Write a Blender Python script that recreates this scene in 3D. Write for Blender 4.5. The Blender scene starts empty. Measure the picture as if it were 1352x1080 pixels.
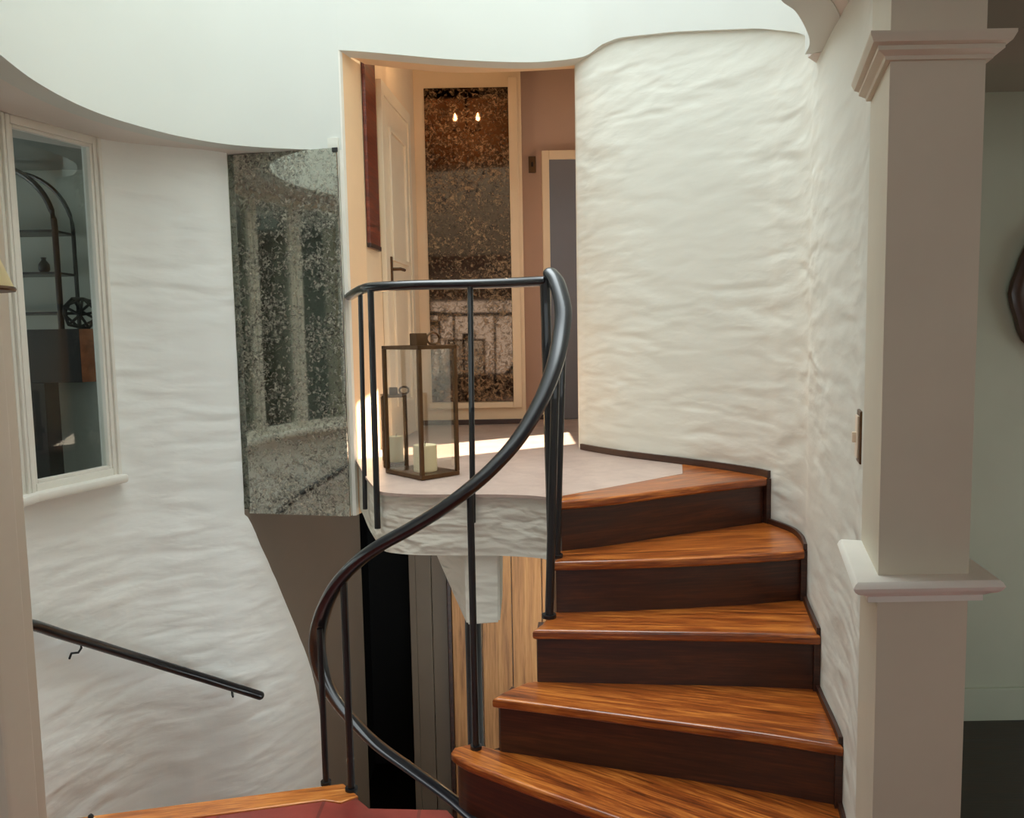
import bpy, bmesh, math, random
from mathutils import Vector, Matrix, noise
from mathutils.geometry import tessellate_polygon
random.seed(4)
SC = bpy.context.scene
COL = SC.collection
PI = math.pi

# ------------------------------------------------------------------ helpers
def link(o, parent=None):
    COL.objects.link(o)
    if parent is not None:
        o.parent = parent
        o.matrix_parent_inverse = Matrix.Translation(-parent.location)
    return o

def obj(name, bm, mat, parent=None, sharp=35, mats=None):
    bmesh.ops.recalc_face_normals(bm, faces=bm.faces[:])
    lim = math.radians(sharp)
    for f in bm.faces:
        f.smooth = True
    for e in bm.edges:
        if len(e.link_faces) == 2:
            e.smooth = e.calc_face_angle(0) < lim
        else:
            e.smooth = False
    me = bpy.data.meshes.new(name)
    bm.to_mesh(me); bm.free()
    o = bpy.data.objects.new(name, me)
    for m in (mats or [mat]):
        me.materials.append(m)
    wn = o.modifiers.new('weighted_normal', 'WEIGHTED_NORMAL'); wn.keep_sharp = True; wn.weight = 80
    return link(o, parent)

def struct(name, bm, mat, **k):
    o = obj(name, bm, mat, **k); o['kind'] = 'structure'; return o

def tag(o, label, cat, group=None):
    o['label'] = label; o['category'] = cat
    if group: o['group'] = group
    return o

def thing(name, label, cat, loc, group=None):
    o = bpy.data.objects.new(name, None); COL.objects.link(o)
    o.empty_display_size = .05
    o.location = loc
    return tag(o, label, cat, group)

def uvl(bm):
    return bm.loops.layers.uv.verify()

def add_prism(bm, poly, z0, z1, bevel=0, udir=None):
    """plan polygon extruded from z0 to z1; u runs along udir, v across"""
    uv = uvl(bm)
    if udir is None: udir = (1, 0)
    n = math.hypot(*udir); ux, uy = udir[0]/n, udir[1]/n
    lo = [bm.verts.new((x, y, z0)) for x, y in poly]
    hi = [bm.verts.new((x, y, z1)) for x, y in poly]
    fs = []
    N = len(poly)
    for t in tessellate_polygon([[Vector((x, y, 0)) for x, y in poly]]):
        try:
            fs.append(bm.faces.new([hi[i] for i in t])); fs.append(bm.faces.new([lo[i] for i in t]))
        except ValueError: pass
    for i in range(N):
        j = (i+1) % N
        fs.append(bm.faces.new((lo[i], lo[j], hi[j], hi[i])))
    bmesh.ops.recalc_face_normals(bm, faces=fs)
    if bevel:
        diag = [e for f in fs for e in f.edges if len(e.link_faces) == 2 and e.calc_face_angle(0) < .01]
        bmesh.ops.dissolve_edges(bm, edges=list(set(diag)), use_verts=False)
        fs = [f for f in bm.faces if any(v in lo or v in hi for v in f.verts)]
        es = list({e for f in fs for e in f.edges if e.calc_face_angle(0) > .6 and abs(e.verts[0].co.z-e.verts[1].co.z) < 1e-6})
        r = bmesh.ops.bevel(bm, geom=es, offset=bevel, segments=3, affect='EDGES', profile=.5)
        fs = bm.faces[:]
    for f in bm.faces:
        if not f.is_valid: continue
        n = f.normal
        for l in f.loops:
            c = l.vert.co
            a = c.x*ux + c.y*uy; b = -c.x*uy + c.y*ux
            l[uv].uv = (a, b) if abs(n.z) > .5 else ((a if abs(n.x*ux+n.y*uy) < .7 else b), c.z)

def add_box(bm, lo, hi, bevel=0, M=None):
    uv = uvl(bm)
    c = [(lo[i]+hi[i])/2 for i in range(3)]; s = [abs(hi[i]-lo[i]) for i in range(3)]
    r = bmesh.ops.create_cube(bm, size=1)
    vs = r['verts']
    for v in vs: v.co = Vector((v.co.x*s[0]+c[0], v.co.y*s[1]+c[1], v.co.z*s[2]+c[2]))
    fs = list({f for v in vs for f in v.link_faces})
    if bevel:
        es = list({e for v in vs for e in v.link_edges})
        rr = bmesh.ops.bevel(bm, geom=es, offset=bevel, segments=2, affect='EDGES', profile=.5)
        vs = list(set([v for v in vs if v.is_valid] + rr['verts'])); fs = list({f for v in vs for f in v.link_faces})
    for f in fs:
        n = f.normal
        for l in f.loops:
            q = l.vert.co
            l[uv].uv = (q.x, q.y) if abs(n.z) > .6 else ((q.x, q.z) if abs(n.y) > .6 else (q.y, q.z))
    if M is not None:
        bmesh.ops.transform(bm, matrix=M, verts=vs)

def quad(bm, pts):
    uv = uvl(bm)
    f = bm.faces.new([bm.verts.new(p) for p in pts])
    for l, q in zip(f.loops, ((0, 0), (1, 0), (1, 1), (0, 1))): l[uv].uv = q
    return f

def catmull(pts, n=10):
    P = [Vector(p) for p in pts]
    P = [P[0]*2-P[1]] + P + [P[-1]*2-P[-2]]
    out = []
    for i in range(1, len(P)-2):
        a, b, c, d = P[i-1:i+3]
        for k in range(n):
            t = k/n
            out.append(.5*((2*b)+(c-a)*t+(2*a-5*b+4*c-d)*t*t+(3*b-a-3*c+d)*t**3))
    out.append(P[-2].copy())
    return out

def curve2(pts, n=8):
    return [(v.x, v.y) for v in catmull([(x, y, 0) for x, y in pts], n)]

def add_tube(bm, path, rw, rh=None, seg=12, caps=True, round_caps=False):
    """sweep; rw = half width (horizontal), rh = half height"""
    rh = rh or rw
    P = [Vector(p) for p in path]
    uv = uvl(bm)
    rings = []; s = 0
    N = len(P)
    up0 = Vector((0, 0, 1))
    side_prev = None
    pr = [(P[i], 1.0) for i in range(N)]
    if round_caps:
        t0 = (P[0]-P[1]).normalized(); t1 = (P[-1]-P[-2]).normalized(); r = min(rw, rh)
        pr = [(P[0]+t0*r*math.sin(a), max(.05, math.cos(a))) for a in (1.5, 1.1, .7, .35)] + pr + \
             [(P[-1]+t1*r*math.sin(a), max(.05, math.cos(a))) for a in (.35, .7, 1.1, 1.5)]
    N = len(pr)
    for i in range(N):
        a = pr[max(0, i-1)][0]; b = pr[min(N-1, i+1)][0]
        t = (b-a).normalized()
        if abs(t.z) > .97:
            side = side_prev if side_prev is not None else Vector((1, 0, 0))
            side = (side - t*side.dot(t)).normalized()
        else:
            side = t.cross(up0).normalized()
            if side_prev is not None and side.dot(side_prev) < 0: side = -side
        side_prev = side
        up = side.cross(t).normalized()
        if i: s += (pr[i][0]-pr[i-1][0]).length
        k = pr[i][1]
        rings.append(([bm.verts.new(pr[i][0]+side*math.cos(2*PI*j/seg)*rw*k+up*math.sin(2*PI*j/seg)*rh*k) for j in range(seg)], s))
    for i in range(N-1):
        (A, sa), (B, sb) = rings[i], rings[i+1]
        for j in range(seg):
            k = (j+1) % seg
            f = bm.faces.new((A[j], A[k], B[k], B[j]))
            for l, q in zip(f.loops, ((sa, j/seg), (sa, (j+1)/seg), (sb, (j+1)/seg), (sb, j/seg))): l[uv].uv = q
    if caps:
        bm.faces.new(rings[0][0]); bm.faces.new(rings[-1][0])

def add_lathe(bm, prof, c, seg=20):
    rings = []
    for r, z in prof:
        rings.append([bm.verts.new((c[0]+r*math.cos(2*PI*j/seg), c[1]+r*math.sin(2*PI*j/seg), c[2]+z)) for j in range(seg)])
    for A, B in zip(rings, rings[1:]):
        for j in range(seg):
            k = (j+1) % seg
            bm.faces.new((A[j], A[k], B[k], B[j]))
    bm.faces.new(rings[0]); bm.faces.new(rings[-1])

def add_strip(bm, path, z0, z1, thick, du=0.0, rows=1):
    """a wall following a plan path; z0/z1 numbers or lists per point; thick goes to the right of travel (negative: left)"""
    uv = uvl(bm)
    N = len(path)
    Z0 = z0 if isinstance(z0, (list, tuple)) else [z0]*N
    Z1 = z1 if isinstance(z1, (list, tuple)) else [z1]*N
    s = du; S = []; O = []
    for i, (x, y) in enumerate(path):
        if i: s += math.hypot(x-path[i-1][0], y-path[i-1][1])
        S.append(s)
        a = path[max(0, i-1)]; b = path[min(N-1, i+1)]
        tx, ty = b[0]-a[0], b[1]-a[1]; n = math.hypot(tx, ty)
        O.append((x+ty/n*thick, y-tx/n*thick))
    inn = [[bm.verts.new((path[i][0], path[i][1], Z0[i]+(Z1[i]-Z0[i])*r/rows)) for r in range(rows+1)] for i in range(N)]
    out = [[bm.verts.new((O[i][0], O[i][1], Z0[i]+(Z1[i]-Z0[i])*r/rows)) for r in range(rows+1)] for i in range(N)]
    def face(vs, us):
        f = bm.faces.new(vs)
        for l, q in zip(f.loops, us): l[uv].uv = q
    for i in range(N-1):
        for r in range(rows):
            for L in (inn, out):
                a, b, c, d = L[i][r], L[i+1][r], L[i+1][r+1], L[i][r+1]
                face((a, b, c, d), ((S[i], a.co.z), (S[i+1], b.co.z), (S[i+1], c.co.z), (S[i], d.co.z)))
        for r in (0, rows):
            face((inn[i][r], inn[i+1][r], out[i+1][r], out[i][r]), ((S[i], 0), (S[i+1], 0), (S[i+1], thick), (S[i], thick)))
    for i in (0, N-1):
        for r in range(rows):
            a, b, c, d = inn[i][r], out[i][r], out[i][r+1], inn[i][r+1]
            face((a, b, c, d), ((0, a.co.z), (thick, b.co.z), (thick, c.co.z), (0, d.co.z)))
    return S

def offs(path, k):
    out = []
    for i, p in enumerate(path):
        a = path[max(0, i-1)]; b = path[min(len(path)-1, i+1)]
        tx, ty = b[0]-a[0], b[1]-a[1]; n = math.hypot(tx, ty)
        out.append((p[0]-ty/n*k, p[1]+tx/n*k))
    return out

# ------------------------------------------------------------------ materials
def lin(c):
    return tuple(((v/255/12.92) if v/255 <= .04045 else ((v/255+.055)/1.055)**2.4) for v in c)+(1,)

class NT:
    def __init__(s, name):
        s.m = bpy.data.materials.new(name); s.m.use_nodes = True
        s.t = s.m.node_tree; s.t.nodes.clear()
        s.out = s.n('ShaderNodeOutputMaterial')
    def n(s, typ, **k):
        x = s.t.nodes.new(typ)
        for a, b in k.items():
            if a.startswith('i_'): x.inputs[a[2:].replace('_', ' ')].default_value = b
            else: setattr(x, a, b)
        return x
    def l(s, a, ao, b, bi): s.t.links.new(a.outputs[ao], b.inputs[bi])
    def coords(s, kind='UV', scale=(1, 1, 1), rot=(0, 0, 0)):
        tc = s.n('ShaderNodeTexCoord'); mp = s.n('ShaderNodeMapping')
        mp.inputs['Scale'].default_value = scale; mp.inputs['Rotation'].default_value = rot
        s.l(tc, kind, mp, 'Vector'); return mp
    def noise(s, mp, scale, detail=3, rough=.5, dist=0):
        x = s.n('ShaderNodeTexNoise'); x.inputs['Scale'].default_value = scale
        x.inputs['Detail'].default_value = detail; x.inputs['Roughness'].default_value = rough
        x.inputs['Distortion'].default_value = dist
        s.l(mp, 'Vector', x, 'Vector'); return x
    def ramp(s, src, sock, stops, interp='LINEAR'):
        r = s.n('ShaderNodeValToRGB'); cr = r.color_ramp; cr.interpolation = interp
        while len(cr.elements) > 1: cr.elements.remove(cr.elements[-1])
        cr.elements[0].position, cr.elements[0].color = stops[0]
        for p, c in stops[1:]:
            e = cr.elements.new(p); e.color = c
        s.l(src, sock, r, 'Fac'); return r

def simple(name, rgb, rough=.5, metal=0, var=.06, scale=9, coat=0, spec=.5):
    """plain coloured material with a slight procedural mottling"""
    t = NT(name); b = t.n('ShaderNodeBsdfPrincipled')
    mp = t.coords('Object'); nz = t.noise(mp, scale, 4, .6)
    c = lin(rgb)
    r = t.ramp(nz, 'Fac', [(.3, tuple(v*(1-var) for v in c[:3])+(1,)), (.7, tuple(min(1, v*(1+var)) for v in c[:3])+(1,))])
    t.l(r, 'Color', b, 'Base Color')
    b.inputs['Roughness'].default_value = rough; b.inputs['Metallic'].default_value = metal
    b.inputs['Coat Weight'].default_value = coat; b.inputs['Specular IOR Level'].default_value = spec
    t.l(b, 'BSDF', t.out, 'Surface'); return t.m

def plaster(name, rgb, strength=.5, dist=.02, rot=0.0, sc=(6, 16), coords='UV', rough=.8):
    """hand-trowelled plaster: elongated pillowy strokes"""
    t = NT(name); b = t.n('ShaderNodeBsdfPrincipled')
    mp = t.coords(coords, (sc[0], sc[1], sc[1] if coords != 'UV' else 1), (0, 0, rot))
    n1 = t.noise(mp, 1.0, 1.2, .45, .25)
    mp2 = t.coords(coords, (sc[0]*2.7, sc[1]*2.4, sc[1]*2.4 if coords != 'UV' else 1), (0, 0, rot*1.2))
    n2 = t.noise(mp2, 1.0, 2, .5, .3)
    mx = t.n('ShaderNodeMath', operation='MULTIPLY_ADD'); mx.inputs[1].default_value = .10
    t.l(n2, 'Fac', mx, 0); t.l(n1, 'Fac', mx, 2)
    # strokes come and go over the wall
    mp3 = t.coords(coords, (1.3, 1.7, 1.7)); n3 = t.noise(mp3, 1.0, 2, .5)
    st = t.n('ShaderNodeMapRange'); st.inputs['From Min'].default_value = .35; st.inputs['From Max'].default_value = .6
    st.inputs['To Min'].default_value = .25; st.inputs['To Max'].default_value = 1
    t.l(n3, 'Fac', st, 'Value')
    ms = t.n('ShaderNodeMath', operation='MULTIPLY'); ms.inputs[1].default_value = strength
    t.l(st, 'Result', ms, 0)
    bp = t.n('ShaderNodeBump'); bp.inputs['Distance'].default_value = dist
    t.l(ms, 'Value', bp, 'Strength'); t.l(mx, 'Value', bp, 'Height'); t.l(bp, 'Normal', b, 'Normal')
    c = lin(rgb)
    r = t.ramp(n3, 'Fac', [(.3, tuple(v*.96 for v in c[:3])+(1,)), (.7, c)])
    t.l(r, 'Color', b, 'Base Color'); b.inputs['Roughness'].default_value = rough
    b.inputs['Specular IOR Level'].default_value = .25
    t.l(b, 'BSDF', t.out, 'Surface'); return t.m

def wood(name, dark, mid, light, rough=.32, coat=.25, scale=1.0, streak=(2.2, 34)):
    t = NT(name); b = t.n('ShaderNodeBsdfPrincipled')
    mp = t.coords('UV', (streak[0]*scale, streak[1]*scale, 1)); n1 = t.noise(mp, 1.0, 6, .65, .8)
    mp2 = t.coords('UV', (9*scale, 150*scale, 1) if streak[1] > streak[0] else (150*scale, 7*scale, 1)); n2 = t.noise(mp2, 1.0, 3, .6, .2)
    mx = t.n('ShaderNodeMath', operation='MULTIPLY_ADD'); mx.inputs[1].default_value = .6
    sub = t.n('ShaderNodeMath', operation='SUBTRACT'); sub.inputs[1].default_value = .5
    t.l(n2, 'Fac', sub, 0); t.l(sub, 'Value', mx, 0); t.l(n1, 'Fac', mx, 2)
    r = t.ramp(mx, 'Value', [(.28, lin(dark)), (.5, lin(mid)), (.72, lin(light))])
    t.l(r, 'Color', b, 'Base Color')
    rr = t.n('ShaderNodeMapRange'); rr.inputs['To Min'].default_value = rough*.75; rr.inputs['To Max'].default_value = rough*1.4
    t.l(n1, 'Fac', rr, 'Value'); t.l(rr, 'Result', b, 'Roughness')
    b.inputs['Coat Weight'].default_value = coat; b.inputs['Coat Roughness'].default_value = .18
    bp = t.n('ShaderNodeBump'); bp.inputs['Strength'].default_value = .12; bp.inputs['Distance'].default_value = .002
    t.l(n2, 'Fac', bp, 'Height'); t.l(bp, 'Normal', b, 'Normal')
    t.l(b, 'BSDF', t.out, 'Surface'); return t.m

def antique_mirror(name, tint, speck, dark, scale=48, cover=.5, rough=.04):
    """foxed mirror glass: silvering eaten away in small blotches"""
    t = NT(name)
    g = t.n('ShaderNodeBsdfGlossy'); g.inputs['Color'].default_value = lin(tint); g.inputs['Roughness'].default_value = rough
    d = t.n('ShaderNodeBsdfPrincipled'); d.inputs['Roughness'].default_value = .45
    d.inputs['Metallic'].default_value = .7
    mp = t.coords('Object')
    n1 = t.noise(mp, scale, 5, .7, .9); n2 = t.noise(mp, scale*.12, 3, .6)
    n3 = t.noise(mp, scale*1.6, 4, .7, .5)
    c = t.ramp(n3, 'Fac', [(.4, lin(dark)), (.56, lin(speck)), (.7, tuple(min(1, v*1.6) for v in lin(speck)[:3])+(1,))])
    t.l(c, 'Color', d, 'Base Color')
    ad = t.n('ShaderNodeMath', operation='MULTIPLY_ADD'); ad.inputs[1].default_value = .45
    t.l(n2, 'Fac', ad, 0); t.l(n1, 'Fac', ad, 2)
    f = t.ramp(ad, 'Value', [(.66, (0, 0, 0, 1)), (.82, (cover, cover, cover, 1))])
    mx = t.n('ShaderNodeMixShader'); t.l(f, 'Color', mx, 'Fac'); t.l(g, 'BSDF', mx, 1); t.l(d, 'BSDF', mx, 2)
    t.l(mx, 'Shader', t.out, 'Surface'); return t.m

def glass(name, tint=(.86, .9, .88), refl=1.0):
    t = NT(name)
    tr = t.n('ShaderNodeBsdfTransparent'); tr.inputs['Color'].default_value = tint+(1,)
    gl = t.n('ShaderNodeBsdfGlossy'); gl.inputs['Roughness'].default_value = .01
    mp = t.coords('Object'); nz = t.noise(mp, 3, 2)
    bp = t.n('ShaderNodeBump'); bp.inputs['Strength'].default_value = .02; t.l(nz, 'Fac', bp, 'Height'); t.l(bp, 'Normal', gl, 'Normal')
    fr = t.n('ShaderNodeFresnel'); fr.inputs['IOR'].default_value = 1.45
    ml = t.n('ShaderNodeMath', operation='MULTIPLY'); ml.inputs[1].default_value = refl; t.l(fr, 'Fac', ml, 0)
    mx = t.n('ShaderNodeMixShader'); t.l(ml, 'Value', mx, 'Fac'); t.l(tr, 'BSDF', mx, 1); t.l(gl, 'BSDF', mx, 2)
    t.l(mx, 'Shader', t.out, 'Surface'); return t.m

def emit(name, rgb, strength):
    t = NT(name); e = t.n('ShaderNodeEmission'); e.inputs['Color'].default_value = lin(rgb); e.inputs['Strength'].default_value = strength
    t.l(e, 'Emission', t.out, 'Surface'); return t.m

M = {}
M['stucco'] = plaster('white_trowelled_plaster', (226, 225, 214), .6, .03, 0, (4.2, 12))
M['stucco_slant'] = plaster('white_slanted_trowelled_plaster', (243, 243, 238), .75, .03, .30, (3.6, 11))
M['smooth'] = plaster('smooth_white_plaster', (216, 218, 211), .12, .01, 0, (4, 5))
M['ceiling'] = plaster('ceiling_plaster', (226, 218, 210), .10, .01, 0, (3, 3), 'Object')
M['paint'] = simple('cream_wall_paint', (226, 214, 196), .6, 0, .03, 3)
M['recess_shade'] = simple('taupe_recess_shade', (122, 108, 94), .75, 0, .04, 3)  # dark tone stands in for the shadow below the bulkhead
M['taupe'] = simple('column_paint', (212, 204, 184), .55, 0, .03, 4)
M['fascia'] = plaster('rough_plaster_fascia', (214, 208, 194), 1.0, .03, .1, (9, 26), 'UV')
M['trim'] = simple('white_gloss_trim', (232, 228, 218), .35, 0, .03, 6)
M['casing'] = simple('cream_post_paint', (226, 216, 198), .4, 0, .03, 6)
M['tread'] = wood('polished_tread_wood', (74, 30, 8), (146, 72, 22), (206, 126, 52), .3, .3)
M['nosing'] = wood('nosing_wood', (110, 52, 16), (176, 98, 38), (214, 140, 66), .28, .35)
M['riser'] = wood('dark_riser_wood', (44, 20, 10), (62, 30, 15), (84, 42, 20), .4, .2)
M['skirt'] = wood('dark_skirting_wood', (40, 20, 12), (60, 32, 20), (82, 46, 28), .42, .15)
M['floorwood'] = wood('floor_edge_wood', (130, 64, 22), (186, 108, 44), (222, 150, 76), .3, .3, 1.0, (3, 26))
M['iron'] = simple('black_painted_iron', (15, 15, 18), .45, .1, .1, 20, .3)
M['blackrail'] = simple('black_gloss_rail', (17, 18, 23), .28, .0, .1, 14, .5)
M['bronze'] = simple('aged_bronze', (96, 68, 42), .4, .7, .15, 30)
M['brass'] = simple('pale_brass', (206, 172, 108), .3, .9, .1, 30)
M['candle'] = simple('ivory_candle_wax', (242, 228, 188), .6, 0, .03, 10)
M['wick'] = simple('wick_black', (30, 26, 22), .9)
M['door'] = simple('cream_door_paint', (232, 214, 186), .45, 0, .03, 5)
M['hallwall'] = simple('warm_hall_paint', (232, 206, 172), .7, 0, .03, 3)
M['reveal'] = simple('peach_reveal', (236, 200, 158), .6, 0, .03, 4)  # peach base colour for the doorway header and jamb
M['hallshade'] = simple('shaded_hall_paint', (194, 162, 142), .7, 0, .03, 3)  # hall paint darkened to stand in for the unlit side
M['bluedoor'] = simple('grey_blue_door_paint', (112, 112, 118), .5, 0, .04, 4)
M['redwood'] = wood('red_lacquered_wood', (76, 28, 16), (112, 46, 28), (140, 66, 40), .35, .2)
M['black'] = simple('matt_black', (18, 18, 21), .5, 0, .1, 8)
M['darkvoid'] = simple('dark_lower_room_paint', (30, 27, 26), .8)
M['boards'] = wood('tan_wall_boards', (150, 104, 62), (196, 142, 90), (214, 164, 110), .5, .05, .6, (40, 1.6))
M['greydoor'] = simple('lower_grey_door_paint', (112, 98, 82), .5, 0, .04, 5)
M['olive'] = simple('grey_green_wall_paint', (184, 190, 170), .7, 0, .05, 2)
M['roomceil'] = simple('grey_brown_room_ceiling', (128, 120, 102), .8, 0, .03, 3)
M['darkfloor'] = wood('dark_floor_boards', (26, 18, 13), (40, 28, 20), (56, 40, 28), .4, .1)
M['adjwall'] = plaster('sunroom_wall_plaster', (196, 200, 190), .3, .02, 0, (4, 6))
M['adjceil'] = simple('sunroom_ceiling_paint', (150, 152, 146), .8)
M['copper'] = simple('rusty_orange_panel', (176, 104, 68), .6, .0, .35, 18)
M['greypanel'] = simple('pale_grey_panel_paint', (176, 182, 178), .6, 0, .04, 4)
M['mirror_a'] = antique_mirror('foxed_grey_mirror', (186, 188, 180), (172, 168, 154), (52, 50, 46), 40, .8)
M['mirror_b'] = antique_mirror('foxed_brown_mirror', (92, 72, 58), (140, 110, 80), (34, 24, 18), 34, .85)
M['mirror_c'] = antique_mirror('oval_mirror_glass', (190, 190, 186), (120, 118, 112), (60, 58, 54), 40, .2)
M['glass'] = glass('window_pane_glass', (.86, .89, .87), .22)
M['lanternglass'] = glass('lantern_pane_glass', (.985, .98, .96), .35)
M['shade'] = simple('pale_yellow_lamp_shade', (240, 222, 168), .8, 0, .03, 8)
M['bulb'] = emit('glowing_bulb', (255, 214, 164), 200)
M['leaf'] = simple('leaf_green', (58, 78, 38), .5, 0, .3, 25)
M['terracotta_pot'] = simple('terracotta_pot_clay', (150, 92, 62), .8)
M['switch'] = simple('ivory_switch_plastic', (232, 214, 190), .4)
M['ovalwood'] = wood('carved_dark_walnut', (44, 28, 18), (72, 48, 30), (98, 68, 44), .4, .2)

def tile_floor():
    t = NT('red_clay_floor'); b = t.n('ShaderNodeBsdfPrincipled')
    mp = t.coords('Object', (1, 1, 1)); n = t.noise(mp, 5, 5, .6)
    r = t.ramp(n, 'Fac', [(.3, lin((112, 44, 38))), (.7, lin((150, 66, 56)))])
    br = t.n('ShaderNodeTexBrick'); br.offset = 0
    br.inputs['Scale'].default_value = 1; br.inputs['Mortar Size'].default_value = .006
    br.inputs['Brick Width'].default_value = .33; br.inputs['Row Height'].default_value = .33
    t.l(mp, 'Vector', br, 'Vector'); t.l(r, 'Color', br, 'Color1'); t.l(r, 'Color', br, 'Color2')
    br.inputs['Mortar'].default_value = lin((108, 50, 43))
    t.l(br, 'Color', b, 'Base Color'); b.inputs['Roughness'].default_value = .3
    t.l(b, 'BSDF', t.out, 'Surface'); return t.m
M['tile'] = tile_floor()

def stone_floor():
    t = NT('pale_pink_landing_stone'); b = t.n('ShaderNodeBsdfPrincipled')
    mp = t.coords('Object'); n = t.noise(mp, 7, 6, .65, .5)
    r = t.ramp(n, 'Fac', [(.3, lin((164, 142, 131))), (.7, lin((188, 166, 153)))])
    t.l(r, 'Color', b, 'Base Color'); b.inputs['Roughness'].default_value = .42
    t.l(b, 'BSDF', t.out, 'Surface'); return t.m
M['stone'] = stone_floor()

# ------------------------------------------------------------------ plan
ZC = 2.45                      # ceiling round the stairwell
LZ = .95                       # landing
LOW = -1.71                    # lower floor
TOP = 3.45                      # top of the light well
WR = [(.835, 1.93), (.92, 2.21), (.985, 2.56), (1.05, 2.86), (1.09, 3.02), (1.10, 3.15), (1.07, 3.27), (1.03, 3.38),
      (.93, 3.53), (.774, 3.714), (.56, 3.95), (.45, 4.10), (.375, 4.22)]
WRc = curve2(WR, 6)
WRc += [(.355, 4.26), (.35, 4.29), (.352, 4.33), (.362, 4.37)]
WL = [(-1.14, 1.53), (-1.42, 1.75), (-1.66, 2.08), (-1.87, 2.44), (-1.985, 2.84), (-1.965, 3.26), (-1.805, 3.705), (-1.60, 3.87), (-1.44, 3.96), (-1.352, 4.042)]

# ------------------------------------------------------------------ right (stair) wall
bm = bmesh.new()
def ztop(x, y):
    tab = [(1.93, 2.46), (2.76, 2.46), (2.87, 2.53), (3.12, 2.64), (3.38, 2.75), (3.53, 2.80), (3.714, 2.86), (3.95, 2.92), (4.5, 2.93)]
    for (a, za), (b, zb) in zip(tab, tab[1:]):
        if a <= y <= b: return za+(zb-za)*(y-a)/(b-a)
    return 2.46 if y < 2 else 2.93
add_strip(bm, WRc, LOW, [ztop(x, y)+.05 for x, y in WRc], .12)
struct('wall_right', bm, M['stucco'])

# light-well drum: smooth white plaster, standing slightly proud of the trowelled wall
HL = [(-.790, 4.0), (-.93, 3.985), (-1.12, 3.93), (-1.285, 3.845), (-1.42, 3.70), (-1.505, 3.55), (-1.58, 3.35), (-1.612, 3.14), (-1.605, 2.88), (-1.56, 2.62),
      (-1.50, 2.36), (-1.40, 2.10), (-1.25, 1.87), (-.95, 1.68), (-.4, 1.60), (.15, 1.68), (.50, 1.90), (.66, 2.14), (.75, 2.31), (.82, 2.395), (.907, 2.55), (.955, 2.66), (.975, 2.757)]
HLc = curve2(HL, 5)
drumR = []
for i, (x, y) in enumerate(WRc):
    if y < 2.80 or y > 4.06: continue
    a = WRc[i-1]; b = WRc[min(i+1, len(WRc)-1)]
    tx, ty = b[0]-a[0], b[1]-a[1]; n = math.hypot(tx, ty)
    k = .025
    drumR.append((x-ty/n*k, y+tx/n*k))
HD = curve2([drumR[-1], (.385, 4.155), (.23, 4.214), (.06, 4.222), (-.25, 4.165), (-.50, 4.085), (-.68, 4.026), (-.790, 4.0)], 6)[1:]
loop = HLc + drumR + HD
zb = [ZC-.004]*len(HLc) + [ztop(x, y) for x, y in drumR] + [2.905]*len(HD)
for i in range(len(HLc)+len(drumR), len(HLc)+len(drumR)+6): zb[i] = 2.905+(ztop(*drumR[-1])-2.905)*max(0, 1-(i-len(HLc)-len(drumR)+1)/6)
bm = bmesh.new()
add_strip(bm, loop, zb, TOP, .10)
struct('wall_drum', bm, M['smooth'], sharp=60)
bm = bmesh.new()
# header over the doorway to the hall: curved in plan, its underside seen from the stairs
hin = curve2([(-.785, 4.012), (-.68, 4.04), (-.50, 4.10), (-.25, 4.18), (.06, 4.237), (.33, 4.25)], 6)
hou = curve2([(-.70, 4.215), (-.48, 4.31), (-.25, 4.375), (.06, 4.375), (.37, 4.34)], 6)
add_prism(bm, hin+hou[::-1], 2.907, TOP)
struct('wall_back', bm, M['reveal'])

# jamb on the left of the doorway, standing from under the landing to the top
bm = bmesh.new()
add_prism(bm, [(-.801, 3.999), (-.783, 4.004), (-.776, 4.030), (-.801, 4.05)], .672, 2.906)
struct('trim_1', bm, M['trim'])
bm = bmesh.new()
add_prism(bm, [(-.801, 4.051), (-.777, 4.031), (-.725, 4.215), (-.725, 4.32), (-.86, 4.32), (-.86, 4.09)], .672, 2.906)
struct('wall_jamb', bm, M['reveal'])

# bulkhead that carries the tall foxed mirror
bm = bmesh.new()
add_prism(bm, [(-1.372, 4.105), (-.803, 3.984), (-.80, 4.30), (-.86, 4.34), (-.86, 5.0), (-1.05, 5.0), (-1.30, 4.25)], .676, 2.50)
struct('wall_bulkhead', bm, M['stucco'])

# ------------------------------------------------------------------ left wall with its row of tall casements
bm = bmesh.new()
SILL = .95
ctrl = WL + [(-1.25, 4.18), (-1.15, 4.36), (-1.06, 4.58), (-.95, 4.98)]
full = curve2(ctrl, 8)
kE = 8*(len(WL)-1)
round_low, lw = full[:kE+1], full[kE:]
# shadow outline below the bulkhead, built as this apron with a sloping top edge
shadow_apron = [.675, .66, .62, .57, .51, .46, .41, .35, .30, .24, .18, .12, .06, 0, -.07, -.13, -.20, -.28, -.38, -.52, -.74, -1.05]
add_strip(bm, round_low+lw[1:22], LOW, [.68]*len(round_low)+shadow_apron[1:], -.006)
add_strip(bm, offs(round_low, .0065), LOW, .68, -.13)
S = add_strip(bm, round_low, .68, SILL, -.14)
add_strip(bm, round_low[-25:], SILL, ZC+.05, -.14, S[-25])
add_strip(bm, WL[:3], SILL, ZC+.05, -.14, 2.0)
struct('wall_left', bm, M['stucco_slant'])
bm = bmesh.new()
add_strip(bm, [(x-.007, y+.004) for x, y in lw], LOW, .70, -.13, 6.0)  # dark face standing in for the shade below the mirror
struct('wall_shadow_recess', bm, M['recess_shade'])

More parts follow.
